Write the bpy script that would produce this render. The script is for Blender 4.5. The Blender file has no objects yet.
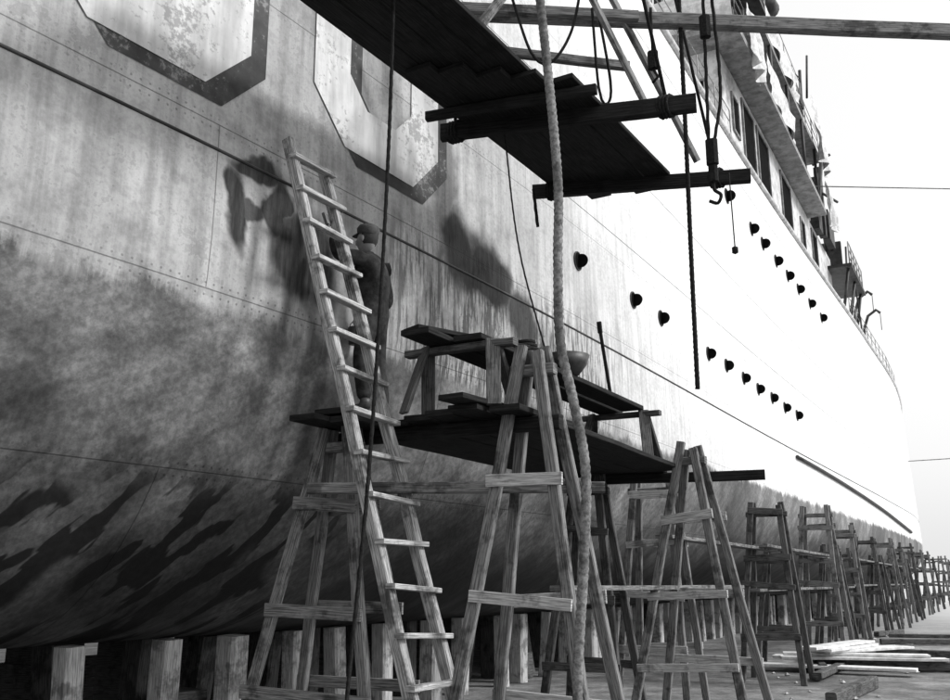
import bpy, bmesh, math, random
from mathutils import Vector, Matrix, noise
random.seed(7)
S=bpy.context.scene
COL=S.collection
R=random.uniform

# ---------------------------------------------------------------- materials
def newmat(name):
    m=bpy.data.materials.new(name); m.use_nodes=True
    nt=m.node_tree; b=nt.nodes['Principled BSDF']
    return m,nt,b
class N:
    def __init__(s,nt): s.nt=nt
    def node(s,t,**k):
        n=s.nt.nodes.new(t)
        for a,v in k.items(): setattr(n,a,v)
        return n
    def link(s,a,b): s.nt.links.new(a,b)
    def setin(s,sock,v):
        if isinstance(v,bpy.types.NodeSocket): s.link(v,sock)
        else: sock.default_value=v
    def math(s,op,a,b=0.0,c=0.0,clamp=False):
        n=s.node('ShaderNodeMath',operation=op); n.use_clamp=clamp
        s.setin(n.inputs[0],a); s.setin(n.inputs[1],b)
        if op in('MULTIPLY_ADD','SMOOTH_MIN','SMOOTH_MAX'): s.setin(n.inputs[2],c)
        return n.outputs[0]
    def ramp(s,v,lo,hi,a=0.0,b=1.0,smooth=True):
        n=s.node('ShaderNodeMapRange'); n.interpolation_type='SMOOTHSTEP' if smooth else 'LINEAR'
        s.setin(n.inputs[0],v)
        for i,x in zip((1,2,3,4),(lo,hi,a,b)): s.setin(n.inputs[i],x)
        return n.outputs[0]
    def mixf(s,f,a,b):
        n=s.node('ShaderNodeMix',data_type='FLOAT')
        s.setin(n.inputs[0],f); s.setin(n.inputs[2],a); s.setin(n.inputs[3],b)
        return n.outputs[0]
    def noise(s,vec,scale,detail=4,rough=.55,dist=0):
        n=s.node('ShaderNodeTexNoise'); n.inputs['Scale'].default_value=scale
        n.inputs['Detail'].default_value=detail; n.inputs['Roughness'].default_value=rough
        n.inputs['Distortion'].default_value=dist
        s.link(vec,n.inputs['Vector']); return n.outputs['Fac']
    def mapping(s,vec,scale=(1,1,1),rot=(0,0,0),loc=(0,0,0)):
        n=s.node('ShaderNodeMapping'); s.link(vec,n.inputs[0])
        n.inputs['Scale'].default_value=scale; n.inputs['Rotation'].default_value=rot; n.inputs['Location'].default_value=loc
        return n.outputs[0]
    def rotscale(s,vec,ang,scale): return s.mapping(s.mapping(vec,rot=(0,0,ang)),scale)
    def gray(s,v):
        n=s.node('ShaderNodeCombineColor')
        for i in range(3): s.setin(n.inputs[i],v)
        return n.outputs[0]
    def bump(s,h,strength,dist,prev=None):
        n=s.node('ShaderNodeBump'); n.inputs['Strength'].default_value=strength; n.inputs['Distance'].default_value=dist
        s.link(h,n.inputs['Height'])
        if prev: s.link(prev,n.inputs['Normal'])
        return n.outputs[0]

def simple(name,lo,hi,scale=6,rough=.8,stretch=(1,1,1),bump=.3,bd=.01,spots=0.0,metal=0.0,uv=False,spec=.5):
    m,nt,b=newmat(name); n=N(nt)
    tc=n.node('ShaderNodeTexCoord'); vec=n.mapping(tc.outputs['UV' if uv else 'Object'],scale=stretch)
    a=n.noise(vec,scale,4,.65)
    v=n.ramp(a,.3,.7,lo,hi)
    if spots:
        c=n.noise(tc.outputs['Object'],3.1,4,.7)
        v=n.math('MULTIPLY',v,n.ramp(c,.48,.64,1,1-spots))
    n.link(n.gray(v),b.inputs['Base Color'])
    b.inputs['Roughness'].default_value=rough; b.inputs['Metallic'].default_value=metal
    b.inputs['Specular IOR Level'].default_value=spec
    if bump: n.link(n.bump(a,bump,bd),b.inputs['Normal'])
    return m
M_wood=simple('weathered_timber',.05,.28,7,.85,(.6,14,1),.5,.006,.65,uv=True,spec=.25)
M_wood2=simple('dirty_timber',.025,.15,7,.85,(.6,14,1),.5,.006,.6,uv=True,spec=.25)
M_woodl=simple('pale_timber',.2,.62,7,.85,(.6,12,1),.5,.006,.6,uv=True,spec=.25)
M_ladder=simple('ladder_timber',.10,.52,7,.85,(.6,12,1),.5,.006,.72,uv=True,spec=.25)
M_woodd=simple('dark_timber',.008,.03,6,.9,(.5,12,1),.5,.006,.3,uv=True,spec=.15)  # staging planks near-black, their underside shade put into the colour
M_rope=simple('hemp_rope',.08,.28,30,.95,(1,1,1),.5,.004,.5)
M_roped=simple('tarred_rope',.008,.025,40,.95,(1,1,1),.4,.003,0,spec=.15)
M_iron=simple('dark_iron',.015,.05,12,.5,bump=.2)
M_black=simple('porthole_interior',.003,.008,5,1.0,bump=0,spec=.05)
M_white=simple('superstructure_paint',.45,.7,2.5,.55,bump=.1,spots=.35)
M_grey=simple('grey_paint',.12,.28,3,.5,bump=.1,spots=.4)
M_dgrey=simple('dark_grey_paint',.02,.06,3,.6,bump=.1,spots=.3,spec=.3)
M_canvas=simple('canvas_cloth',.45,.75,5,.95,bump=.4,bd=.02)
M_cloth=simple('work_clothes',.012,.05,9,.95,bump=.6,bd=.02,spots=.3,spec=.15)
M_trous=simple('work_trousers',.04,.1,9,.95,bump=.6,bd=.02,spots=.3,spec=.2)
M_skin=simple('skin',.22,.3,14,.6,bump=.1)
M_hair=simple('dark_hair',.015,.03,40,.8,bump=.4)
M_rocks=simple('rubble',.2,.6,6,.9,bump=.6,bd=.03,spots=.4)

# ---------------------------------------------------------------- mesh helpers
def mkobj(name,me,parent=None,mat=None,smooth=False):
    o=bpy.data.objects.new(name,me); COL.objects.link(o)
    if parent: o.parent=parent
    if mat is not None and not me.materials: me.materials.append(mat)
    if smooth:
        for p in me.polygons: p.use_smooth=True
    return o
def empty(name,loc=(0,0,0)):
    e=bpy.data.objects.new(name,None); e.empty_display_size=.3; e.location=loc
    COL.objects.link(e); return e
class MB:
    """mesh builder collecting beams/boxes/tubes with uv in metres"""
    def __init__(s): s.v=[];s.f=[];s.uv=[];s.sm=[]
    def face(s,idx,uvs,sm=False): s.f.append(idx); s.uv.append(uvs); s.sm.append(sm)
    def beam(s,p0,p1,w,t,up=(0,0,1),jit=.004,seg=None,bev=.12):
        p0=Vector(p0);p1=Vector(p1); d=(p1-p0); L=d.length; d.normalize()
        upv=Vector(up)
        if abs(d.dot(upv))>.97: upv=Vector((0,1,0)) if abs(d.y)<.9 else Vector((1,0,0))
        side=d.cross(upv).normalized(); upn=side.cross(d).normalized()
        n=seg or max(1,min(8,int(L/.5))); b=min(w,t)*bev
        prof=[(-w/2+b,-t/2),(w/2-b,-t/2),(w/2,-t/2+b),(w/2,t/2-b),(w/2-b,t/2),(-w/2+b,t/2),(-w/2,t/2-b),(-w/2,-t/2+b)]
        base=len(s.v); ou=R(0,50); ov=R(0,50)
        for i in range(n+1):
            c=p0+d*(L*i/n); jx=R(-jit,jit) if 0<i<n else 0; jz=R(-jit,jit) if 0<i<n else 0
            for a,bb in prof: s.v.append(c+side*(a+jx)+upn*(bb+jz))
        per=[0]
        for k in range(8):
            q=prof[(k+1)%8];r=prof[k]; per.append(per[-1]+math.hypot(q[0]-r[0],q[1]-r[1]))
        for i in range(n):
            for k in range(8):
                a=base+i*8+k; b2=base+i*8+(k+1)%8
                u0=ou+L*i/n;u1=ou+L*(i+1)/n
                s.face((a,b2,b2+8,a+8),((u0,ov+per[k]),(u0,ov+per[k+1]),(u1,ov+per[k+1]),(u1,ov+per[k])))
        e0=[base+k for k in range(8)][::-1]; e1=[base+n*8+k for k in range(8)]
        s.face(tuple(e0),tuple((ou+prof[k-base][0],ov+prof[k-base][1]) for k in e0))
        s.face(tuple(e1),tuple((ou+prof[k-base-n*8][0],ov+prof[k-base-n*8][1]) for k in e1))
        return s
    def box(s,x0,x1,y0,y1,z0,z1):
        return s.beam(((x0+x1)/2,y0,(z0+z1)/2),((x0+x1)/2,y1,(z0+z1)/2),abs(x1-x0),abs(z1-z0),jit=0,seg=1,bev=.02)
    def tube(s,pts,r,seg=8,twist=0,amp=0,strands=3,step=None,closed_ends=True,taper=None):
        pts=[Vector(p) for p in pts]
        if step:
            out=[]
            P=[pts[0]*2-pts[1]]+pts+[pts[-1]*2-pts[-2]]
            for i in range(1,len(P)-2):
                L=(P[i+1]-P[i]).length; n=max(1,int(L/step))
                for k in range(n):
                    t=k/n; a,b,c,d=P[i-1],P[i],P[i+1],P[i+2]
                    out.append(.5*((2*b)+(c-a)*t+(2*a-5*b+4*c-d)*t*t+(3*b-a-3*c+d)*t**3))
            out.append(pts[-1]); pts=out
        base=len(s.v); dist=0; ref=None
        for i,p in enumerate(pts):
            d=(pts[min(i+1,len(pts)-1)]-pts[max(i-1,0)]).normalized()
            if ref is None: ref=Vector((1,0,0)) if abs(d.x)<.9 else Vector((0,1,0))
            ref=(ref-d*ref.dot(d)).normalized(); o=d.cross(ref)
            if i: dist+=(p-pts[i-1]).length
            rr=r if taper is None else r*(taper[0]+(taper[1]-taper[0])*i/(len(pts)-1))
            for k in range(seg):
                a=2*math.pi*k/seg; q=rr*(1+amp*math.cos(strands*a-twist*dist))
                s.v.append(p+(ref*math.cos(a)+o*math.sin(a))*q)
        for i in range(len(pts)-1):
            for k in range(seg):
                a=base+i*seg+k;b=base+i*seg+(k+1)%seg
                s.face((a,b,b+seg,a+seg),((i*.1,k/seg),(i*.1,(k+1)/seg),(i*.1+.1,(k+1)/seg),(i*.1+.1,k/seg)),True)
        if closed_ends:
            e=tuple(base+k for k in range(seg))[::-1]; s.face(e,tuple((0,0) for _ in e))
            e=tuple(base+(len(pts)-1)*seg+k for k in range(seg)); s.face(e,tuple((0,0) for _ in e))
        return s
    def lathe(s,c,prof,seg=20,axis='z',smooth=True):
        c=Vector(c);base=len(s.v)
        for r,h in prof:
            for k in range(seg):
                a=2*math.pi*k/seg
                q=Vector((r*math.cos(a),r*math.sin(a),h))
                if axis=='x': q=Vector((h,r*math.cos(a),r*math.sin(a)))
                if axis=='y': q=Vector((r*math.sin(a),h,r*math.cos(a)))
                s.v.append(c+q)
        for i in range(len(prof)-1):
            for k in range(seg):
                a=base+i*seg+k;b=base+i*seg+(k+1)%seg
                s.face((a,b,b+seg,a+seg),((k/seg,i*.1),((k+1)/seg,i*.1),((k+1)/seg,i*.1+.1),(k/seg,i*.1+.1)),smooth)
        return s
    def obj(s,name,mat,parent=None):
        me=bpy.data.meshes.new(name); me.from_pydata([tuple(v) for v in s.v],[],s.f)
        uvl=me.uv_layers.new(name='UVMap'); i=0
        for u in s.uv:
            for c in u: uvl.data[i].uv=c; i+=1
        for p,sm in zip(me.polygons,s.sm): p.use_smooth=sm
        me.update(); return mkobj(name,me,parent,mat)

# ---------------------------------------------------------------- hull surface
PL=[(-22,-11.9),(-15,-9.4),(-8,-7.5),(0,-6.1),(4,-5.65),(8,-5.36),(13,-5.12),(25,-4.85),(38,-4.5),(50,-4.2),(65,-4.05),(78,-5.0),(90,-7.8),(98,-11.9)]
def plan(y):
    if y<=PL[0][0]: return PL[0][1]
    if y>=PL[-1][0]: return PL[-1][1]
    for i in range(len(PL)-1):
        if PL[i][0]<=y<=PL[i+1][0]: break
    def m(k):
        a=max(k-1,0);b=min(k+1,len(PL)-1); return (PL[b][1]-PL[a][1])/(PL[b][0]-PL[a][0])
    y0,x0=PL[i];y1,x1=PL[i+1];h=y1-y0;t=(y-y0)/h
    return (2*t**3-3*t*t+1)*x0+(t**3-2*t*t+t)*h*m(i)+(-2*t**3+3*t*t)*x1+(t**3-t*t)*h*m(i+1)
ZK=1.1; ZD=13.5
def sstep(a,b,x):
    t=max(0,min(1,(x-a)/(b-a))); return t*t*(3-2*t)
def hx(y,z):
    k=sstep(0,35,y); zb=4.9-1.0*k; A=2.3+1.4*k
    x=plan(y)
    A=min(A,max(.05,(x+12)*.8))
    if z<zb:
        t=min(1,(zb-z)/(zb-ZK)); x-=A*(1-math.sqrt(max(0,1-t**2.3)))
    else: x-=.045*(z-zb)*k
    return max(x,-12.0) if x<-12 else x
ship=empty('naval_ship')
def build_hull():
    ys=[-22+ .5*i for i in range(241)]
    zs=[ZK+ (4.9-ZK)*(1-math.cos(math.pi/2*i/16)) for i in range(17)]
    zs+=[4.9+(ZD-4.9)*i/18 for i in range(1,19)]
    v=[];f=[]
    for sgn in(1,-1):
        base=len(v)
        for y in ys:
            for z in zs:
                x=hx(y,z); v.append((x if sgn==1 else -24-x,y,z))
        nz=len(zs)
        for i in range(len(ys)-1):
            for j in range(nz-1):
                a=base+i*nz+j
                q=(a,a+nz,a+nz+1,a+1) if sgn==1 else (a+1,a+nz+1,a+nz,a)
                f.append(q)
    n1=len(v)//2; nz=len(zs)
    for i in range(len(ys)-1):
        a=i*nz;b=(i+1)*nz; f.append((a,a+n1,b+n1,b))
        a+=nz-1;b+=nz-1; f.append((a,b,b+n1,a+n1))
    me=bpy.data.meshes.new('hull'); me.from_pydata(v,[],f)
    l=me.uv_layers.new(name='UVMap')
    for lp in me.loops:
        c=v[lp.vertex_index]; l.data[lp.index].uv=(c[1],c[2])
    for p in me.polygons: p.use_smooth=p.center.z<ZD-.01
    me.update()
    return me
# hull material
m,nt,b=newmat('hull_plating'); n=N(nt)
uvn=n.node('ShaderNodeUVMap'); UV=uvn.outputs[0]
sep=n.node('ShaderNodeSeparateXYZ'); n.link(UV,sep.inputs[0]); U,V=sep.outputs[0],sep.outputs[1]
big=n.noise(UV,.35,3,.6); med=n.noise(UV,1.7,6,.68); fine=n.noise(UV,16,3,.7)
streak=n.noise(n.mapping(UV,(3.5,.28,1)),1.6,4,.65)
drip=n.noise(n.mapping(UV,(9,.9,1)),1.3,5,.7)
scuff=n.noise(n.rotscale(UV,-.55,(.7,4.5,1)),1.1,5,.7)
far=n.ramp(n.math('ADD',U,n.math('MULTIPLY',n.math('SUBTRACT',V,5.0),1.0)),8,22,0,1)  # paint whitens along the hull: haze and overexposure put into the colour
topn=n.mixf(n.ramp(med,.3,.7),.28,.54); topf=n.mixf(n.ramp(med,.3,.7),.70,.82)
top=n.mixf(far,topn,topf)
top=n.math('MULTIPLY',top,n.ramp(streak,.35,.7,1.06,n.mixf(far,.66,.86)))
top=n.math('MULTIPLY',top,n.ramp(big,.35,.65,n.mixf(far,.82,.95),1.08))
wear=n.ramp(n.math('ADD',n.math('MULTIPLY',med,.6),n.math('MULTIPLY',fine,.4)),.53,.59)
wearz=n.math('MULTIPLY',n.ramp(U,7,9.5,0,.75),n.math('MULTIPLY',n.ramp(U,12,16,1,0),n.ramp(V,4.9,6.2,1,.15)))
wearz=n.math('MAXIMUM',wearz,n.ramp(U,9,20,.4,.03))
top=n.mixf(n.math('MULTIPLY',wear,wearz),top,.09)
band=n.math('MULTIPLY',n.math('MULTIPLY',n.ramp(U,7.4,8.6,0,1),n.ramp(U,12.5,16,1,0)),n.math('MULTIPLY',n.ramp(V,2.6,3.6,0,1),n.ramp(V,5.0,5.9,1,.0)))
top=n.mixf(n.math('MULTIPLY',band,n.ramp(drip,.48,.56,0,.85)),top,.05)
top=n.mixf(n.math('MULTIPLY',band,n.ramp(drip,.44,.36,0,.7)),top,.62)
und=n.mixf(n.ramp(big,.35,.65),.09,.22)
und=n.math('MULTIPLY',und,n.ramp(med,.28,.72,.5,1.45))
und=n.math('MULTIPLY',und,n.ramp(scuff,.35,.65,.78,1.2))
und=n.math('MULTIPLY',und,n.ramp(fine,.35,.65,.85,1.12))
wl=n.math('ADD',V,n.math('MULTIPLY',n.math('SUBTRACT',med,.5),.45))
wl=n.math('ADD',wl,n.math('MULTIPLY',n.math('SUBTRACT',drip,.5),.35))
uf=n.ramp(wl,3.86,4.0,1,0)
col=n.mixf(uf,top,und)
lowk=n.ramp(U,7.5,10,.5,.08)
low=n.ramp(V,1.4,3.5,lowk,1.0); col=n.math('MULTIPLY',col,low)  # shade below the turn of the bilge multiplied into the hull colour
# loose diagonal strokes of fresh dark paint low on the bow
st=n.noise(n.rotscale(UV,-.95,(1.3,3.6,1)),1.15,3,.45,.25)
st2=n.noise(UV,.9,2,.5)
sm=n.math('MULTIPLY',n.ramp(st,.495,.525),n.ramp(st2,.36,.44))
sm=n.math('MULTIPLY',sm,n.math('MULTIPLY',n.ramp(V,2.3,2.75,1,0),n.ramp(U,7.5,9,1,0)))
col=n.mixf(n.math('MULTIPLY',sm,.92),col,.008)
wv=n.node('ShaderNodeVectorMath',operation='ADD')
nn=n.node('ShaderNodeTexNoise'); nn.inputs['Scale'].default_value=1.5; nn.inputs['Detail'].default_value=4; n.link(UV,nn.inputs['Vector'])
sc=n.node('ShaderNodeVectorMath',operation='MULTIPLY_ADD'); n.link(nn.outputs['Color'],sc.inputs[0]); sc.inputs[1].default_value=(.7,.7,0); sc.inputs[2].default_value=(-.35,-.35,0)
n.link(UV,wv.inputs[0]); n.link(sc.outputs[0],wv.inputs[1])
s2=n.node('ShaderNodeSeparateXYZ'); n.link(wv.outputs[0],s2.inputs[0])
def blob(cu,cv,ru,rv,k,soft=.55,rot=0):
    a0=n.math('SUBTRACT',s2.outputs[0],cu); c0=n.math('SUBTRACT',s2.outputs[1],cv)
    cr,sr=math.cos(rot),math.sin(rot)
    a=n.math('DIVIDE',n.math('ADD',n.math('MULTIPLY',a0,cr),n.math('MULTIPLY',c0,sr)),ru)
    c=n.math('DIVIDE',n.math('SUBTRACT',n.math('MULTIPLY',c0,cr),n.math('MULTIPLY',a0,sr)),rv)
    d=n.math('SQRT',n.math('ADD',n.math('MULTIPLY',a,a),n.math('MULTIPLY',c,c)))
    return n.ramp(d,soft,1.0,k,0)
tot=None  # dark paint blotches, with ladder, painter and staging shadows painted in among them
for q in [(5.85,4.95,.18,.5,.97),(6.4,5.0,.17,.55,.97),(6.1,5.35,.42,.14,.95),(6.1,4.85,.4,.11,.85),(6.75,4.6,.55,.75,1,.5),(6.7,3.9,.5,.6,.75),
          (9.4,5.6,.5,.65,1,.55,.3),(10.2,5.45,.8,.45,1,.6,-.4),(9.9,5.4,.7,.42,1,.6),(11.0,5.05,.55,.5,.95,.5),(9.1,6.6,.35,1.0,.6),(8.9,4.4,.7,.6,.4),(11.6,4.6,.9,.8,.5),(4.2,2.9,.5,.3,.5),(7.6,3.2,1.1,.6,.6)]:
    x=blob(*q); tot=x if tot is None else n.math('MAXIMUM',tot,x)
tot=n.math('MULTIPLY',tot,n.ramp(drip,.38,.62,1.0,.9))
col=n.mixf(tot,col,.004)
br=n.node('ShaderNodeTexBrick'); br.offset=.37; br.squash=1
n.link(n.mapping(UV,(1,1,1),(0,0,0),(0,.35,0)),br.inputs['Vector'])
br.inputs['Scale'].default_value=1; br.inputs['Mortar Size'].default_value=.006; br.inputs['Mortar Smooth'].default_value=.3
br.inputs['Brick Width'].default_value=5.6; br.inputs['Row Height'].default_value=1.47; br.inputs['Bias'].default_value=0
seam=br.outputs['Fac']
fr=lambda x,s,o=0: n.math('ABSOLUTE',n.math('SUBTRACT',n.math('FRACT',n.math('ADD',n.math('MULTIPLY',x,s),o)),.5))
du=n.math('DIVIDE',fr(U,11.0),11.0)
vv=n.math('SUBTRACT',n.math('FRACT',n.math('DIVIDE',n.math('ADD',V,.35),1.47)),.5)
dv=n.math('ABSOLUTE',n.math('SUBTRACT',n.math('MULTIPLY',n.math('SUBTRACT',.5,n.math('ABSOLUTE',vv)),1.47),.05))
dist=n.math('SQRT',n.math('ADD',n.math('MULTIPLY',du,du),n.math('MULTIPLY',dv,dv)))
riv=n.ramp(dist,.006,.014,1,0)
du2=n.math('DIVIDE',fr(U,1/1.4,.2),1/1.4); dv2=n.math('DIVIDE',fr(V,9.0),9.0)
d2=n.math('SQRT',n.math('ADD',n.math('MULTIPLY',du2,du2),n.math('MULTIPLY',dv2,dv2)))
riv2=n.math('MULTIPLY',n.ramp(d2,.005,.012,1,0),.5)
rv=n.math('MAXIMUM',riv,riv2)
rv=n.math('MULTIPLY',rv,n.ramp(big,.42,.58,.4,1))
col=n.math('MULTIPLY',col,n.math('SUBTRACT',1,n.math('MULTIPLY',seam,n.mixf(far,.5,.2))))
col=n.math('MULTIPLY',col,n.math('SUBTRACT',1,n.math('MULTIPLY',rv,.45)))
col=n.math('MULTIPLY',col,n.ramp(fine,.3,.7,.86,1.1))
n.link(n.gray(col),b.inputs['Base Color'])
n.link(n.ramp(med,.3,.7,.48,.75),b.inputs['Roughness'])
b.inputs['Specular IOR Level'].default_value=.22
dent=n.noise(n.mapping(UV,(.9,.7,1)),1.0,1,.4)
H=n.math('MULTIPLY',dent,.045); H=n.math('MULTIPLY_ADD',rv,.003,H); H=n.math('MULTIPLY_ADD',seam,-.004,H); H=n.math('MULTIPLY_ADD',fine,.0016,H)
n.link(n.bump(H,1.0,1.0),b.inputs['Normal'])
M_hull=m
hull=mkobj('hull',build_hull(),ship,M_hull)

def numeral_mat(name,lo,hi,worn):
    m,nt,b=newmat(name); n=N(nt); UV=n.node('ShaderNodeUVMap').outputs[0]
    a=n.noise(UV,1.1,6,.65); f=n.noise(UV,14,3,.7); s=n.noise(n.mapping(UV,(3,.4,1)),1.5,4,.6)
    v=n.ramp(a,.32,.68,lo,hi); v=n.math('MULTIPLY',v,n.ramp(s,.35,.7,1.1,.7))
    w=n.ramp(n.math('ADD',n.math('MULTIPLY',a,.55),n.math('MULTIPLY',f,.45)),.52,.6)
    v=n.mixf(n.math('MULTIPLY',w,.8),v,worn)
    n.link(n.gray(v),b.inputs['Base Color']); b.inputs['Roughness'].default_value=.6
    b.inputs['Specular IOR Level'].default_value=.22
    n.link(n.bump(f,.3,.004),b.inputs['Normal']); return m
M_digit=numeral_mat('numeral_paint',.5,.7,.25)
M_digsh=numeral_mat('numeral_shadow_paint',.015,.09,.25)
def hull_patch(name,polys,off,mat,du=.25):
    """thin paint sheet following the hull; polys of (y,z) quads"""
    v=[];f=[]
    for quad in polys:
        nU=max(1,int(max((Vector(quad[1])-Vector(quad[0])).length,(Vector(quad[2])-Vector(quad[3])).length)/du))
        nV=max(1,int(max((Vector(quad[3])-Vector(quad[0])).length,(Vector(quad[2])-Vector(quad[1])).length)/du))
        base=len(v)
        for i in range(nU+1):
            for j in range(nV+1):
                s=i/nU;t=j/nV
                p=(Vector(quad[0])*(1-s)+Vector(quad[1])*s)*(1-t)+(Vector(quad[3])*(1-s)+Vector(quad[2])*s)*t
                v.append((hx(p.x,p.y)+off,p.x,p.y))
        for i in range(nU):
            for j in range(nV):
                a=base+i*(nV+1)+j; f.append((a,a+nV+1,a+nV+2,a+1))
    me=bpy.data.meshes.new(name); me.from_pydata(v,[],f)
    l=me.uv_layers.new(name='UVMap')
    for lp in me.loops:
        c=v[lp.vertex_index]; l.data[lp.index].uv=(c[1],c[2])
    return mkobj(name,me,ship,mat)
def ring(y0,y1,z0,z1,s,c):
    o=[(y0+c,z0),(y1-c,z0),(y1,z0+c),(y1,z1-c),(y1-c,z1),(y0+c,z1),(y0,z1-c),(y0,z0+c)]
    y0+=s;y1-=s;z0+=s;z1-=s;c=c*.6
    i=[(y0+c,z0),(y1-c,z0),(y1,z0+c),(y1,z1-c),(y1-c,z1),(y0+c,z1),(y0,z1-c),(y0,z0+c)]
    return [(o[k],o[(k+1)%8],i[(k+1)%8],i[k]) for k in range(8)]
def shift(ps,a,b): return [tuple((y+a,z+b) for y,z in q) for q in ps]
d6=ring(3.75,5.9,5.85,8.5,.6,.5)+[((3.75,7.95),(4.37,7.95),(4.37,10.2),(3.75,10.2)),((4.0,10.2),(5.8,10.2),(5.8,10.8),(4.0,10.8))]
d8=ring(6.75,8.95,6.0,8.5,.55,.5)+ring(6.85,8.85,8.52,10.8,.6,.5)
hull_patch('numeral_six_shadow',shift(d6,.2,-.14),.007,M_digsh)
hull_patch('numeral_eight_shadow',shift(d8,.2,-.14),.007,M_digsh)
hull_patch('numeral_six',d6,.013,M_digit)
hull_patch('numeral_eight',d8,.013,M_digit)

mb=MB()
ys=[-20+.75*i for i in range(150)]
mb.tube([(hx(y,5.3)+.0,y,5.3+.0015*max(0,y-8)) for y in ys],.016,6)
mb.obj('strake_seam',M_dgrey,ship)
mb=MB(); mb.tube([(hx(y,ZD)+.02,y,ZD) for y in ys],.09,6); mb.obj('deck_edge',M_white,ship)
for zz in(7.4,9.0,12.4):
    mb=MB(); mb.tube([(hx(y,zz)-.004,y,zz) for y in ys if y>9],.010,5); mb.obj('plate_lap',M_grey,ship)
mb=MB(); pts=[]
for i in range(29):
    y=28.5+i*1.05; z=5.15-.9*((y-28.5)/29)**1.6; pts.append((hx(y,z)+.05,y,z))
mb.tube(pts,.085,8,taper=(.6,1.0)); mb.obj('bilge_keel',M_dgrey,ship)

mbR=MB();mbD=MB()
def porthole(y,z,r,lid=True):
    x=hx(y,z)
    mbR.lathe((x,y,z),[(r*1.0,-.02),(r*1.12,-.02),(r*1.12,.018),(r*1.0,.018)],20,'x',False)
    mbD.lathe((x,y,z),[(r*1.03,.016),(r*.6,.017),(.001,.017)],20,'x',False)
    if lid:
        q=r*.8   # glazed light swung open square to the side
        mbD.lathe((x+q*.55,y+r*.05,z),[(.001,-.008),(q,-.008),(q,.008),(.001,.008)],20,'y',False)
for y in(12.9,15.3,16.8,20,21.5,23.1,24.6,26.2,27.8,29.5): porthole(y,6.45+.004*(y-13)+R(-.03,.03),.135+.0012*(y-13))
for y in(23.3,26,27.4,29.2,30.9,32.6,34.6,36.8): porthole(y,11.35,.19)
porthole(2.6,4.6,.09,False)
mbR.obj('porthole_rims',M_dgrey,ship); mbD.obj('porthole_openings',M_black,ship)

# ---------------------------------------------------------------- superstructure
def wbox(x0,x1,y0,y1,z0,z1,name='deckhouse',mat=None):
    mb=MB(); mb.box(x0,x1,y0,y1,z0,z1); return mb.obj(name,mat or M_white,ship)
wbox(-18,-5.45,25,46,13.5,16.6)
wbox(-17.5,-4.7,24,40,16.6,16.8,'bridge_deck',M_grey)
wbox(-16.5,-5.5,27,41,16.8,19.2)
wbox(-17,-4.8,29,40.5,19.2,19.4,'upper_bridge_deck',M_grey)
wbox(-15.5,-5.9,31.5,39,19.4,21.6,'wheelhouse')
wbox(-16,-5.2,30.5,40,21.6,21.8,'wheelhouse_roof',M_dgrey)
wbox(-13,-8,33,37,21.8,23.8,'chart_house')
mw=MB();mf=MB()
def winx(x,y,z,w,h):
    mw.box(x-.02,x+.02,y-w/2,y+w/2,z-h/2,z+h/2)
    for (a,c,d,e) in((y-w/2-.08,y-w/2,z-h/2-.08,z+h/2+.08),(y+w/2,y+w/2+.08,z-h/2-.08,z+h/2+.08)): mf.box(x-.01,x+.06,a,c,d,e)
    mf.box(x-.01,x+.055,y-w/2,y+w/2,z+h/2,z+h/2+.08); mf.box(x-.01,x+.055,y-w/2,y+w/2,z-h/2-.08,z-h/2)
def winy(x,y,z,w,h):
    mw.box(x-w/2,x+w/2,y-.02,y+.02,z-h/2,z+h/2)
    mf.box(x-w/2-.06,x+w/2+.06,y-.06,y+.01,z+h/2,z+h/2+.06); mf.box(x-w/2-.06,x+w/2+.06,y-.06,y+.01,z-h/2-.06,z-h/2)
for y,w in((26.6,.7),(28.4,1.5),(30.6,1.7),(34.6,1.8),(38,.8),(41,1.2)): winx(-5.45,y,15.2,w,2.0 if w>1 else 1.1)
for y in(28.2,30.0,31.8,33.6,35.6,37.6,39.4): winx(-5.5,y,18.1,1.2,1.3)
for y in(32.3,33.4,34.5,35.6,36.7,37.8): winx(-5.9,y,20.7,.85,1.1)
for i in range(7): winy(-6.7-1.25*i,31.5,20.6,.85,1.0); winy(-6.3-1.4*i,27,18.1,.9,1.0)
for i in range(6): winy(-6.4-1.6*i,25,15.2,.9,1.0)
mw.obj('bridge_windows',M_black,ship); mf.obj('window_frames',M_grey,ship)
rl=MB()
def rail(pts,h,n=3,post=1.6,r=.02):
    for a,bq in zip(pts[:-1],pts[1:]):
        a=Vector(a);bq=Vector(bq);L=(bq-a).length;k=max(1,int(L/post))
        for i in range(k+1):
            p=a.lerp(bq,i/k); rl.tube([p,p+Vector((0,0,h))],r,5)
        for j in range(n):
            z=Vector((0,0,h*(j+1)/n)); rl.tube([a+z,bq+z],r*.7,5)
rail([(hx(y,13.4)-.08,y,13.5) for y in(8,14,20,25)],1.1)
rail([(hx(y,13.4)-.08,y,13.5) for y in(46,52,60,66)],1.1)
rail([(-9,24.1,16.8),(-4.75,24.1,16.8),(-4.75,28,16.8)],1.1,3,1.2)
rail([(-4.85,35.5,19.4),(-4.85,40.4,19.4)],1.1)
rail([(-12,30.7,21.8),(-5.3,30.7,21.8),(-5.3,39.8,21.8)],1.0,2)
rail([(-4.5,45,15.9),(-4.5,50,15.9)],1.1,3,1.0,.03)
rl.obj('guard_rails',M_grey,ship)
ms=MB()
ms.tube([(-10,35,23.8),(-10,35,37)],.22,8,taper=(1,.5)); ms.tube([(-6,35,29),(-14,35,29)],.08,6); ms.tube([(-9.5,35.2,24),(-8.2,33,33)],.05,5)
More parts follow.
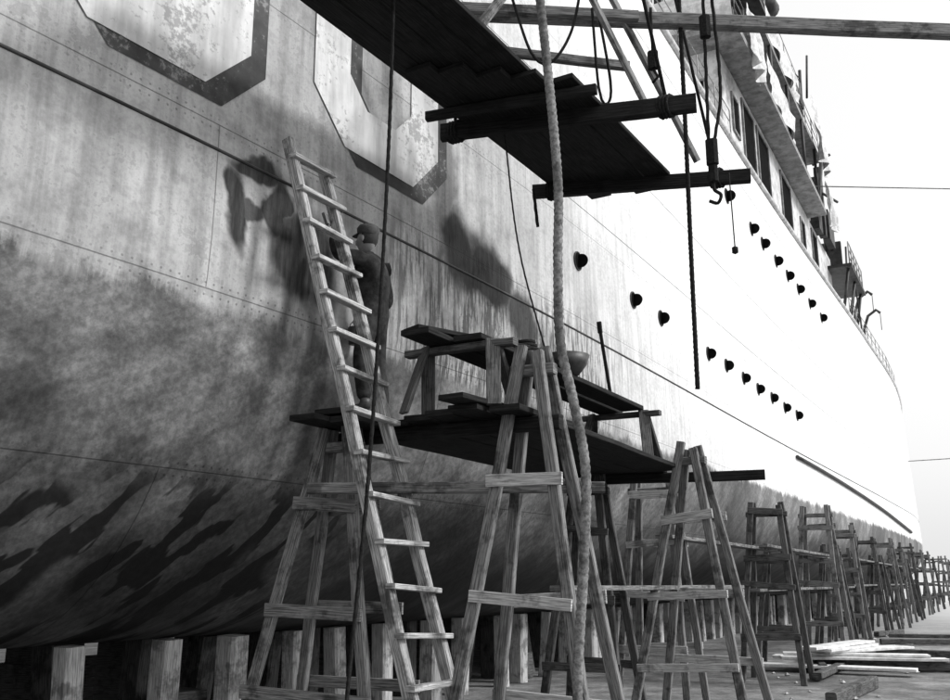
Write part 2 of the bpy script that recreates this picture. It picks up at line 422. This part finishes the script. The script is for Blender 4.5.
for k in range(5): ms.tube([(-10,35,33-k),(-5.3+.1*k,27+2.5*k,21.5-(k%2)*2)],.022,4)
for y in(30,33,36,39): ms.tube([(-4.85,y,16.8),(-4.85,y,19.2)],.06,6)
for y in(52.5,56.5):
    ms.tube([(-5.3,y,13.5),(-5.2,y,15.6),(-4.95,y,16.3),(-4.5,y,16.6),(-4.3,y,16.4)],.08,6,step=.4)
    ms.tube([(-4.3,y,16.4),(-4.3,y,15.4)],.02,5)
ms.tube([(-5.3,41.5,16.6),(-5.0,42.5,20.4)],.09,6); ms.tube([(-5.4,40,19.4),(-5.3,40.2,23.6)],.07,6); ms.tube([(-5.0,39.4,21.8),(-4.9,39.8,24)],.05,5)
ms.tube([(-5.3,41.5,19.6),(-4.5,41.4,19.9)],.06,6); ms.tube([(-5.2,42.2,18.6),(-4.6,43.4,18.4)],.06,6)
ms.obj('mast_and_davits',M_dgrey,ship)
mp=MB()
mp.box(-7.4,-4.4,44.8,50.2,15.75,15.9)
for x in(-4.6,-6.8):
    for y in(45.2,47.5,49.8): mp.tube([(x-.4,y,13.5),(x,y,15.75)],.07,6)
mp.beam((-4.7,45.2,13.6),(-4.6,47.5,15.7),.07,.07); mp.beam((-4.7,49.8,13.6),(-4.6,47.5,15.7),.07,.07)
mp.box(-5.9,-5.0,46.8,47.0,15.9,17.7); mp.box(-5.8,-5.2,47.0,47.8,16.3,17.2)
mp.tube([(-5.45,47.2,17.0),(-5.35,45.2,18.6)],.06,6); mp.tube([(-5.7,47.2,17.0),(-5.6,45.2,18.6)],.06,6)
mp.box(-5.3,-4.8,48.6,49.4,15.9,16.8); mp.tube([(-5.6,48.2,15.9),(-5.5,48.4,19.4)],.05,6); mp.tube([(-5.2,49.8,15.9),(-5.1,49.9,18.4)],.05,6)
mp.box(-5.3,-5.0,43.0,44.6,16.6,18.0); mp.box(-5.9,-5.2,41.4,42.4,16.6,19.0); mp.box(-5.4,-5.1,42.5,42.9,16.6,19.9)
mp.lathe((-5.3,33.0,22.6),[(.001,-.3),(.35,-.25),(.4,.3),(.001,.32)],14,'y')
mp.box(-8.5,-7.5,33.5,34.5,23.8,24.6)
for i in range(30):
    x=R(-6.4,-5.0);y=R(26,40);z=random.choice((16.8,19.4,21.8)); h=R(.4,1.6); w=R(.1,.3)
    if z==21.8: y=R(31.5,39); x=R(-7.5,-5.6)
    mp.box(x-w,x+w,y-w,y+w,z,z+h)
mp.obj('gun_platform_and_fittings',M_dgrey,ship)
def cloth(name,p,a,c,parent,nu=14,nv=10,amp=.12,mat=None):
    p=Vector(p);a=Vector(a);c=Vector(c);nrm=a.cross(c).normalized();v=[];f=[]
    sd=R(0,99)
    for i in range(nu+1):
        for j in range(nv+1):
            s=i/nu;t=j/nv
            q=p+a*s+c*t*(1+.15*noise.noise(Vector((s*3,sd,0))))+nrm*(amp*math.sin(s*17+sd+t*2)*t+amp*noise.noise(Vector((s*4,t*4,sd))))
            v.append(q)
    for i in range(nu):
        for j in range(nv):
            k=i*(nv+1)+j; f.append((k,k+nv+1,k+nv+2,k+1))
    me=bpy.data.meshes.new(name); me.from_pydata([tuple(q) for q in v],[],f)
    return mkobj(name,me,parent,mat or M_canvas,True)
cloth('canvas_dodger',(-4.68,28.2,17.95),(0,5.0,0),(0,0,-1.15),ship,30)
cloth('canvas_dodger',(-9.5,24.0,17.95),(4.7,0,0),(0,0,-1.15),ship,20)
cloth('canvas_dodger',(-4.78,29.2,20.5),(0,6,0),(0,0,-1.1),ship,24)
cloth('hung_canvas',(-4.65,25.4,18.1),(0,1.6,.1),(.1,0,-2.1),ship,20,12,.15)
cloth('hung_canvas',(-4.7,38.4,21.4),(0,1.8,.1),(.2,0,-3.0),ship,20,12,.15)
cloth('hung_canvas',(-4.7,40.4,18.4),(0,1.2,.1),(.2,0,-2.2),ship,20,12,.15)

# ---------------------------------------------------------------- ground
def ground_mat():
    m,nt,b=newmat('dock_floor'); n=N(nt)
    tc=n.node('ShaderNodeTexCoord'); P=tc.outputs['Object']
    a=n.noise(P,.25,6,.65); c=n.noise(P,2.2,6,.7); d=n.noise(P,18,3,.7)
    v=n.mixf(n.ramp(a,.35,.65),.08,.22); v=n.math('MULTIPLY',v,n.ramp(c,.3,.7,.45,1.35)); v=n.math('MULTIPLY',v,n.ramp(d,.3,.7,.75,1.2))
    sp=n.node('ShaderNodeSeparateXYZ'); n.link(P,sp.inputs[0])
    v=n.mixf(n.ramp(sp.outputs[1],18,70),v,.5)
    n.link(n.gray(v),b.inputs['Base Color']); b.inputs['Roughness'].default_value=.85
    n.link(n.bump(c,.6,.05),b.inputs['Normal']); return m
me=bpy.data.meshes.new('ground'); me.from_pydata([(-1500,-300,0),(1500,-300,0),(1500,1800,0),(-1500,1800,0)],[],[(0,1,2,3)])
mkobj('ground',me,None,ground_mat())

kb=MB()
y=-18
while y<92:
    kb.box(-12.7,-11.3,y,y+.6,0,.55); kb.box(-12.5,-11.5,y+.05,y+.55,.552,1.098); y+=1.6
kb.obj('keel_blocks',M_wood2,None)
bp=MB(); bq=MB(); y=.9
while y<80:
    w=.24+R(-.05,.05); X=min(-7.4,hx(y,1.12)+.15)+R(-.1,.1)
    bp.beam((X,y+R(-.08,.08),0),(X+R(-.05,.05),y,1.12),w,w,jit=.008)
    bq.beam((X-.8+R(-.2,.2),y+.45,0),(X-.8,y+.45,1.09),w*R(1,1.8),w,jit=.006)
    if random.random()<.5: bq.box(X-.5,X-.1,y+.3,y+.75,0,R(.25,.6))
    y+=1.0+R(-.2,.2)
bpe=empty('bilge_shores'); bp.obj('shores',M_woodl,bpe); bq.obj('cribbing',M_wood2,bpe)

# ---------------------------------------------------------------- trestles
def trestle(cx,cy,H,wt,wb,sp,rungs,yaw=0,mat=None,sec=.095,name='wooden_trestle'):
    e=empty(name,(cx,cy,0)); mb=MB(); mr=MB()
    rot=Matrix.Rotation(yaw,3,'Z')
    def P(x,y,z): return rot@Vector((x,y,z))
    for s in(-1,1):
        off=.05*s
        for k in(-1,1):
            mb.beam(P(k*wt/2+s*.012,off,H+R(-.03,.08)),P(k*wb/2,s*sp,0),sec,sec*.72,jit=.007)
        for h in rungs:
            t=1-h/H; w=wt+(wb-wt)*t; y=off+(s*sp-off)*t
            ext=R(.03,.1)
            mr.beam(P(-w/2-ext,y+s*.055,h+R(-.04,.04)),P(w/2+ext,y+s*.055,h+R(-.04,.04)),.032,R(.085,.115),jit=.002)
    mb.beam(P(-wt/2-.12,0,H-.17),P(wt/2+.12,0,H-.17),.1,.09)
    mb.obj('legs',mat or M_wood,e)
    mr.obj('rungs',M_woodl if mat is None else mat,e)
    return e
trestle(-3.2,6.98,3.55,.14,1.25,.5,(2.45,1.55,.75),.05)
trestle(-4.98,6.75,3.0,.22,1.35,.5,(2.3,1.45,.8),.1,M_wood)
trestle(-3.1,11.2,3.25,.14,1.35,.55,(2.4,1.55,.75),-.05)
trestle(-4.45,11.3,2.95,.3,1.0,.5,(2.3,1.5,.7),.05,M_wood2)
trestle(-4.2,13.2,3.1,.5,.95,.55,(2.9,2.2,1.5,.8),.04)
for i,y in enumerate((17.6,23.2,28.4,33.4,38.6,43.7,48.8,54,59.5,65,71,77,84,92)):
    trestle(-3.65+R(-.12,.12)+.006*i,y,3.1+R(-.25,.25),.5+R(-.08,.08),.98+R(-.1,.15),.6+R(-.1,.1),(2.88,2.15+R(-.2,.2),1.45+R(-.2,.2),.75),R(-.18,.18),M_wood2 if i%3==0 else M_wood,.1)
    if i<8: trestle(-4.0+R(-.1,.1)+.3*(i%2),y+2.4+R(-.3,.3),2.6+R(-.3,.2),.3,.9,.45,(2.3,1.5,.75),R(-.2,.2),M_wood2)

# ---------------------------------------------------------------- lower staging
e=empty('staging_platform',(0,0,0)); mb=MB()
for i,(x,y0,y1) in enumerate(((-5.02,6.25,11.4),(-4.74,6.45,11.7),(-4.46,6.85,11.9),(-4.17,6.75,11.5),(-3.88,6.6,11.8),(-3.59,6.5,11.6),(-3.3,6.62,11.4))):
    mb.beam((x+R(-.02,.02),y0,3.02+R(0,.012)),(x*.93-.3+R(-.02,.02)+.0,y1,3.02+R(0,.012)),.265,.05,jit=.003)
mb.beam((-3.6,6.3,3.085),(-3.38,8.1,3.085),.24,.045)
mb.beam((-5.0,6.6,3.13),(-4.95,8.3,3.13),.3,.05); mb.beam((-5.12,6.8,3.075),(-4.8,6.8,3.075),.08,.055); mb.beam((-5.12,8.1,3.075),(-4.8,8.1,3.075),.08,.055)
mb.obj('planks',M_woodd,e)
mb=MB(); mb.beam((-5.2,6.98,2.93),(-2.95,6.95,2.93),.09,.12); mb.beam((-4.95,11.3,2.93),(-2.35,11.75,2.93),.09,.12)
mb.obj('bearers',M_woodd,e)
e=empty('bench_platform',(0,0,0)); mb=MB()
mb.beam((-4.0,6.4,3.68),(-3.95,10.9,3.68),.27,.05); mb.beam((-3.7,6.75,3.675),(-3.62,10.7,3.675),.27,.05); mb.beam((-4.1,6.5,3.735),(-3.6,7.6,3.735),.24,.04)
mb.obj('planks',M_woodd,e); mb=MB()
for y in(6.85,10.75):
    for x,s in((-4.15,-1),(-3.5,1)):
        mb.beam((x,y-.02,3.65),(x+s*.1,y-.2,3.06),.12,.035); mb.beam((x,y+.02,3.65),(x+s*.1,y+.2,3.06),.12,.035)
    mb.beam((-4.35,y,3.61),(-3.3,y,3.61),.1,.06)
mb.obj('sawhorses',M_wood2,e)
e=empty('scaffold_ledgers',(0,0,0)); mb=MB()
mb.beam((-4.95,6.3,2.43),(-2.75,7.35,2.43),.09,.09)
mb.beam((-3.7,8.6,1.62),(-3.35,14.2,1.60),.22,.05)
mb.beam((-3.9,12.6,2.26),(-3.7,18.6,2.24),.24,.05); mb.beam((-3.6,17.2,2.28),(-3.5,24.0,2.24),.24,.05)
mb.beam((-3.9,22.8,2.26),(-3.8,29.0,2.22),.24,.05); mb.beam((-3.6,28,2.27),(-3.5,39,2.22),.24,.05); mb.beam((-3.8,17.3,1.52),(-3.7,29,1.5),.24,.05)
mb.beam((-3.7,29,1.54),(-3.6,50,1.5),.24,.05); mb.beam((-3.7,38,2.25),(-3.6,66,2.22),.24,.05)
mb.obj('planks',M_wood,e)

# ---------------------------------------------------------------- ladder
e=empty('wooden_ladder',(0,0,0)); mb=MB()
A0,A1=Vector((-3.5,6.05,0)),Vector((-5.3,6.25,5.62)); B0,B1=Vector((-3.5,6.66,0)),Vector((-5.26,6.74,5.5))
mb.beam(A0,A1,.08,.1,up=(1,0,.3),jit=.01,seg=9); mb.beam(B0,B1,.08,.1,up=(1,0,.3),jit=.01,seg=9); mb.obj('rails',M_ladder,e)
mb=MB(); k=.25
while k<5.45:
    t=k/5.62; a=A0.lerp(A1,t);c=B0.lerp(B1,min(1,k/5.5))
    d=(c-a).normalized(); tl=R(-.02,.02)
    mb.beam(a-d*R(.04,.08)+Vector((.055,0,.01-tl)),c+d*R(.04,.08)+Vector((.055,0,tl)),.085,.04,jit=.003); k+=.345
mb.obj('rungs',M_woodl,e)

# ---------------------------------------------------------------- hanging upper staging
e=empty('hanging_staging',(0,0,0)); mb=MB()
for i in range(4): mb.beam((-4.72+.285*i,4.6-.2*i,6.62+R(0,.01)),(-4.5+.285*i,8.75+R(-.2,.2),6.62+R(0,.01)),.28,.05)
for i,(a,c) in enumerate(((7.1,10.6),(7.25,10.95),(7.5,10.8),(7.7,11.05),(7.95,10.7))): mb.beam((-4.45+.285*i,a,6.56),(-4.3+.285*i,c,6.56),.282,.05)
mb.obj('planks',M_woodd,e); mb=MB()
mb.beam((-4.65,10.2,6.46),(-2.12,11.0,6.46),.1,.17); mb.beam((-4.85,8.25,6.46),(-2.2,8.9,6.46),.1,.19)
mb.beam((-4.8,7.85,6.46),(-3.0,8.15,6.46),.08,.1); mb.beam((-4.9,5.2,6.5),(-3.3,5.2,6.5),.1,.16)
mb.obj('bearers',M_woodd,e); mb=MB()
mb.beam((-2.65,10.6,6.6),(-3.6,9.1,9.3),.18,.05,up=(1,0,0)); mb.beam((-2.75,8.95,6.6),(-3.7,8.3,9.2),.18,.05,up=(1,0,0))
mb.beam((-4.2,7.4,6.75),(-3.9,9.3,9.4),.1,.08)
mb.beam((-4.9,8.7,8.22),(1.5,12.5,8.1),.13,.17); mb.beam((-4.9,8.0,7.9),(-2.9,9.3,7.9),.09,.12)
mb.beam((-5.0,7.6,7.3),(-3.0,9.2,7.25),.08,.1)
mb.obj('outrigger_and_braces',M_wood,e); mb=MB()
for p in((-2.5,10.88,6.55),(-4.4,10.28,6.55),(-2.5,8.83,6.55),(-4.7,8.3,6.55),(-3.35,5.2,6.55),(-4.7,5.2,6.55)):
    mb.tube([p,(p[0]*.6-2.1,p[1]+.1,13.6)],.02,6,twist=90,amp=.12)
    c=Vector(p)
    for j in range(4): mb.tube([c+Vector((.06*math.cos(a)*.5+.035*j-.05,.075*math.cos(a),-.09+.12*math.sin(a))) for a in [k*math.pi/5 for k in range(11)]],.017,6)
mb.tube([(-3.3,8.9,7.9),(-3.25,8.9,6.9),(-3.2,9.0,6.75),(-3.15,9.0,7.0),(-3.25,8.9,8.0)],.016,6,step=.05)
mb.tube([(-4.0,8.3,7.9),(-3.8,8.35,7.2),(-3.6,8.4,7.05),(-3.4,8.5,7.4),(-3.3,8.6,8.0)],.016,6,step=.05)
mb.obj('lashings',M_roped,e)

def rope(name,pts,r,mat,tw=110,amp=.14,seg=9,step=.03):
    mb=MB(); mb.tube(pts,r,seg,twist=tw,amp=amp,step=step); return mb.obj(name,mat)
rope('hanging_rope',[(-4.2,6.25,9.5),(-3.98,5.95,6.4),(-3.95,5.86,4.5),(-4.0,5.80,2.5),(-4.08,5.72,.9),(-4.12,5.69,.02)],.015,M_roped,160)
rope('thick_hawser',[(-3.6,6.9,13.4),(-2.98,6.30,8.5),(-2.78,6.30,6.3),(-2.68,6.34,4.8),(-2.69,6.34,4.07),(-2.69,6.35,3.44),(-2.61,6.38,2.98),(-2.54,6.41,2.47),(-2.57,6.41,1.84),(-2.63,6.38,.97),(-2.63,6.4,.04)],.036,M_rope,115,.09,12,.018)
rope('hanging_rope',[(-2.62,10.05,8.5),(-2.64,10.1,7),(-2.66,10.1,5.2),(-2.67,10.1,3.72)],.026,M_roped,120)
rope('hanging_rope',[(-4.2,8.5,6.4),(-3.95,8.3,5.0),(-3.62,8.25,3.75)],.009,M_roped,160)
rope('hanging_rope',[(-4.55,10.0,6.4),(-4.5,10.0,5.9)],.02,M_roped,160)
e=empty('rope_block_and_hook',(0,0,0)); mb=MB()
mb.tube([(-2.32,10.0,8.4),(-2.36,10.0,6.5)],.02,6,twist=100,amp=.15,step=.05); mb.tube([(-2.22,10.0,8.4),(-2.2,10.05,7.2),(-2.3,10.0,6.5)],.02,6,twist=100,amp=.15,step=.05)
mb.beam((-2.33,10,6.55),(-2.33,10,6.25),.13,.1,bev=.3); mb.beam((-2.33,10,6.23),(-2.33,10,6.04),.1,.08,bev=.3)
mb.tube([(-2.33,10,6.1),(-2.33,10,5.95),(-2.26,10,5.87),(-2.3,10,5.78),(-2.39,10,5.82)],.02,8,step=.02)
mb.tube([(-2.2,10.2,6.2),(-2.19,10.2,5.3)],.008,5); mb.lathe((-2.19,10.2,5.27),[(.001,-.05),(.035,-.03),(.035,.03),(.001,.05)],10)
mb.beam((-2.32,10,8.12),(-2.32,10,7.85),.12,.1,bev=.3)
mb.obj('block',M_roped,e)
e=empty('pulley_block',(0,0,0)); mb=MB(); mb.tube([(-2.9,9.8,8.3),(-2.9,9.8,7.7)],.018,6,step=.05,twist=100,amp=.15)
mb.beam((-2.9,9.8,7.72),(-2.9,9.8,7.5),.12,.09,bev=.3); mb.tube([(-2.9,9.8,7.5),(-2.85,9.8,7.38),(-2.92,9.8,7.32)],.018,6)
mb.obj('block',M_roped,e)
e=empty('shore_cable',(0,0,0)); mb=MB()
mb.tube([(-5.0,38,17.2),(15,60,21.0)],.025,5); mb.tube([(-4.3,66,9.0),(30,95,12.6)],.03,5); mb.obj('cable',M_grey,e)
e=empty('paint_basin',(-3.62,8.7,3.705)); mb=MB(); mb.lathe((0,0,0),[(.001,0),(.12,0),(.2,.1),(.235,.2),(.22,.2),(.18,.11),(.1,.03),(.001,.03)],24); mb.obj('basin',M_iron,e)
e=empty('rope_coil',(-3.75,8.0,3.72)); mb=MB()
mb.tube([(( .16-.0012*k)*math.cos(k*.5),(.16-.0012*k)*math.sin(k*.5),.003*k) for k in range(70)],.02,6); mb.obj('coil',M_roped,e)
e=empty('paint_brush_pole',(0,0,0)); mb=MB(); mb.beam((-3.6,9.9,3.71),(-3.68,9.85,4.45),.035,.03); mb.beam((-3.68,9.85,4.42),(-3.69,9.85,4.55),.05,.04); mb.obj('pole',M_woodd,e)

# ---------------------------------------------------------------- ground clutter
e=empty('board_pile',(-2.7,20.5,0)); mb=MB()
for i in range(7):
    a=R(-.25,.25)+(1.45 if i<4 else .3); L=R(2.2,3.4); z=.12+.055*i; x=R(-.6,.3);y=R(-1,1)
    mb.beam((x-L/2*math.sin(a),y-L/2*math.cos(a),z),(x+L/2*math.sin(a),y+L/2*math.cos(a),z),R(.35,.6),.05)
mb.obj('boards',M_canvas,e)
e=empty('loose_timbers',(0,0,0)); mb=MB()
for i in range(13):
    x=R(-3.9,-1.8);y=R(10,34);a=R(-.3,.3)+(1.4 if i%3==0 else 0); L=R(1.5,4)
    mb.beam((x,y,.1),(x+L*math.sin(a),y+L*math.cos(a),.1),R(.12,.2),R(.1,.2))
mb.obj('timbers',M_wood2,e)
mbr=MB()
for i in range(220):
    if i<110: x,y=R(-3.6,-2.6),R(7.4,9.5)
    else: x,y=R(-4,-1.5),R(9,35)
    s=R(.02,.09); c=Vector((x,y,s*.3)); base=len(mbr.v)
    for q in((1,0,0),(0,1,0),(-1,0,0),(0,-1,0),(0,0,.6),(0,0,-.6)): mbr.v.append(c+Vector(q)*s*R(.6,1.2))
    for t in((0,1,4),(1,2,4),(2,3,4),(3,0,4),(1,0,5),(2,1,5),(3,2,5),(0,3,5)): mbr.face(tuple(base+k for k in t),((0,0),)*3)
mbr.obj('rubble',M_rocks)

# ---------------------------------------------------------------- worker
def skin_obj(name,verts,edges,mat,parent,roots=(0,),sub=2):
    me=bpy.data.meshes.new(name); me.from_pydata([v[0] for v in verts],edges,[])
    o=mkobj(name,me,parent,mat)
    md=o.modifiers.new('Skin','SKIN'); md.use_smooth_shade=True
    sv=me.skin_vertices[0].data
    for i,v in enumerate(verts):
        r=v[1]; sv[i].radius=(r,r) if not isinstance(r,tuple) else r; sv[i].use_root=(i in roots)
    s=o.modifiers.new('Sub','SUBSURF'); s.levels=sub; s.render_levels=sub
    return o
man=empty('painter_worker',(-4.97,7.2,3.155)); man.rotation_euler=(0,0,math.radians(12)); man.scale=(1.05,1.05,1.05)
def L(f,l,u): return (-f,-l,u)
bv=[(L(0,0,.95),(.165,.125)),(L(0,0,1.1),(.16,.125)),(L(.02,0,1.28),(.195,.145)),(L(.03,0,1.43),(.135,.105)),(L(.045,0,1.5),.06),(L(.06,0,1.55),.055),
 (L(.03,.2,1.42),.085),(L(.2,.36,1.42),.065),(L(.28,.3,1.62),.045),
 (L(.02,-.21,1.41),.085),(L(-.03,-.32,1.14),.065),(L(.18,-.3,1.02),.045),
 (L(0,.1,.86),.105),(L(.05,.13,.5),.08),(L(-.01,.15,.12),.068),
 (L(0,-.1,.86),.105),(L(.0,-.14,.5),.08),(L(-.06,-.16,.12),.068)]
be=[(0,1),(1,2),(2,3),(3,4),(4,5),(3,6),(6,7),(7,8),(3,9),(9,10),(10,11),(0,12),(12,13),(13,14),(0,15),(15,16),(16,17)]
skin_obj('clothed_body',bv,be,M_cloth,man)
bt=[(L(-.02,.15,.17),.07),(L(-.02,.15,.06),.06),(L(.08,.155,.055),.052),(L(.2,.165,.045),.045),(L(-.07,-.16,.17),.07),(L(-.07,-.16,.06),.06),(L(.03,-.17,.055),.052),(L(.15,-.18,.045),.045)]
skin_obj('boots',bt,[(0,1),(1,2),(2,3),(4,5),(5,6),(6,7)],M_iron,man,(0,4))
bm=bmesh.new(); bmesh.ops.create_uvsphere(bm,u_segments=28,v_segments=20,radius=1)
for v in bm.verts:
    x,y,z=v.co; fx=x
    jaw=max(0,min(1,(.1-z)/1.1))
    px=fx*.098*(1-.12*jaw)+(.012*jaw if fx>0 else -.004*jaw); py=y*.076*(1-.3*jaw); pz=z*.122
    if fx>.8 and abs(y)<.25 and -.35<z<.1: px+=.022*(1-abs(y)/.25)
    if fx>.75 and .05<z<.25 and .2<abs(y)<.5: px-=.006
    v.co=Vector((-px,py,pz))
for s in(-1,1):
    r=bmesh.ops.create_uvsphere(bm,u_segments=10,v_segments=8,radius=1)
    for v in r['verts']: v.co=Vector((v.co.x*.02,v.co.y*.009+s*.077,v.co.z*.032))
me=bpy.data.meshes.new('head'); bm.to_mesh(me); bm.free(); h=mkobj('head',me,man,M_skin,True); h.location=L(.08,0,1.665); h.rotation_euler=(0,.1,-.15)
mb=MB(); mb.lathe((0,0,0),[(.1,0),(.106,.02),(.112,.055),(.095,.085),(.05,.105),(.001,.11)],22)
for v in mb.v: v.y*=.86
base=len(mb.v)
for i in range(9):
    a=math.radians(-60+15*i); mb.v.append(Vector((-.1*math.cos(a),.086*math.sin(a),.012))); mb.v.append(Vector((-.1*math.cos(a)-.06*math.cos(a*.9),.086*math.sin(a),-.012)))
for i in range(8): k=base+2*i; mb.face((k,k+1,k+3,k+2),((0,0),)*4,True)
c=mb.obj('cap',M_trous,man); c.location=L(.07,0,1.715); c.rotation_euler=(0,.1,-.15)
mb=MB(); mb.lathe((0,0,0),[(.079,-.06),(.1,-.03),(.104,.03),(.1,.06)],20)
for v in mb.v:
    v.y*=.8
    if v.x<0: v.x*=.5
hr=mb.obj('hair',M_hair,man); hr.location=L(.072,0,1.675)
def hand(name,w,d,side,parent):
    w=Vector(w);d=Vector(d).normalized(); up=Vector((0,0,1)); sd=d.cross(up).normalized(); pn=sd.cross(d)
    vs=[(tuple(w-d*.02),(.026,.02)),(tuple(w+d*.03),(.034,.017)),(tuple(w+d*.08),(.036,.016))]; es=[(0,1),(1,2)]; roots=[0]
    for i,(o,l) in enumerate(((-.03,.07),(-.01,.08),(.01,.076),(.03,.06))):
        b=w+d*.07+sd*o; k=len(vs); roots.append(k)
        vs+= [(tuple(b),.0095),(tuple(b+d*l*.45-pn*.01),.009),(tuple(b+d*l*.6-pn*.04),.0085),(tuple(b+d*l*.35-pn*.06),.008)]
        es+=[(k,k+1),(k+1,k+2),(k+2,k+3)]
    b=w+d*.025+sd*side*.02; k=len(vs); roots.append(k)
    vs+=[(tuple(b),.012),(tuple(b+d*.03+sd*side*.03-pn*.015),.0105),(tuple(b+d*.065+sd*side*.025-pn*.035),.009)]; es+=[(k,k+1),(k+1,k+2)]
    skin_obj(name,vs,es,M_skin,parent,roots,1)
hand('left_hand',L(.285,.29,1.64),(-.08,.05,.14),1,man); hand('right_hand',L(.2,-.295,1.01),(-.2,.0,-.02),-1,man)
mb=MB(); mb.tube([L(.3,.24,1.62),L(.37,.24,1.78)],.012,8); mb.beam(L(.36,.24,1.76),L(.4,.24,1.87),.08,.03); mb.obj('paint_brush',M_wood,man)
mb=MB(); mb.lathe(L(.28,-.3,.76),[(.001,0),(.075,0),(.085,.16),(.08,.16),(.07,.01),(.001,.01)],18)
mb.tube([L(.28+.08*math.cos(a),-.3,.92+.08*math.sin(a)) for a in [0,.5,1,1.57,2.1,2.6,3.14]],.004,5); mb.obj('paint_pail',M_iron,man)

# ---------------------------------------------------------------- light and camera
w=bpy.data.worlds.new('World'); S.world=w; w.use_nodes=True; nt=w.node_tree
sky=nt.nodes.new('ShaderNodeTexSky'); sky.sky_type='NISHITA'; sky.sun_disc=False
EL,AZ=math.radians(38),math.radians(72)
sky.sun_elevation=EL; sky.sun_rotation=AZ; sky.dust_density=6; sky.air_density=1.6; sky.ozone_density=1
bw=nt.nodes.new('ShaderNodeRGBToBW'); nt.links.new(sky.outputs[0],bw.inputs[0])
ad=nt.nodes.new('ShaderNodeMath'); ad.operation='MULTIPLY_ADD'; nt.links.new(bw.outputs[0],ad.inputs[0]); ad.inputs[1].default_value=.5; ad.inputs[2].default_value=5.2
bg=nt.nodes['Background']; nt.links.new(ad.outputs[0],bg.inputs[0]); bg.inputs[1].default_value=.15
sd=bpy.data.lights.new('sun','SUN'); sd.energy=2.6; sd.angle=math.radians(9); sd.color=(1,1,1)
so=bpy.data.objects.new('sun',sd); COL.objects.link(so)
to=Vector((math.sin(AZ)*math.cos(EL),math.cos(AZ)*math.cos(EL),math.sin(EL)))
so.rotation_euler=to.to_track_quat('Z','Y').to_euler(); so.location=to*60
cd=bpy.data.cameras.new('camera'); cd.sensor_width=36; cd.lens=36; cd.clip_end=4000; cd.clip_start=.05
co=bpy.data.objects.new('camera',cd); COL.objects.link(co); co.location=(0,0,1.7)
co.rotation_euler=(math.radians(90+13.6),0,math.radians(28.24)); S.camera=co
S.view_settings.view_transform='Standard'; S.view_settings.look='None'; S.view_settings.exposure=0
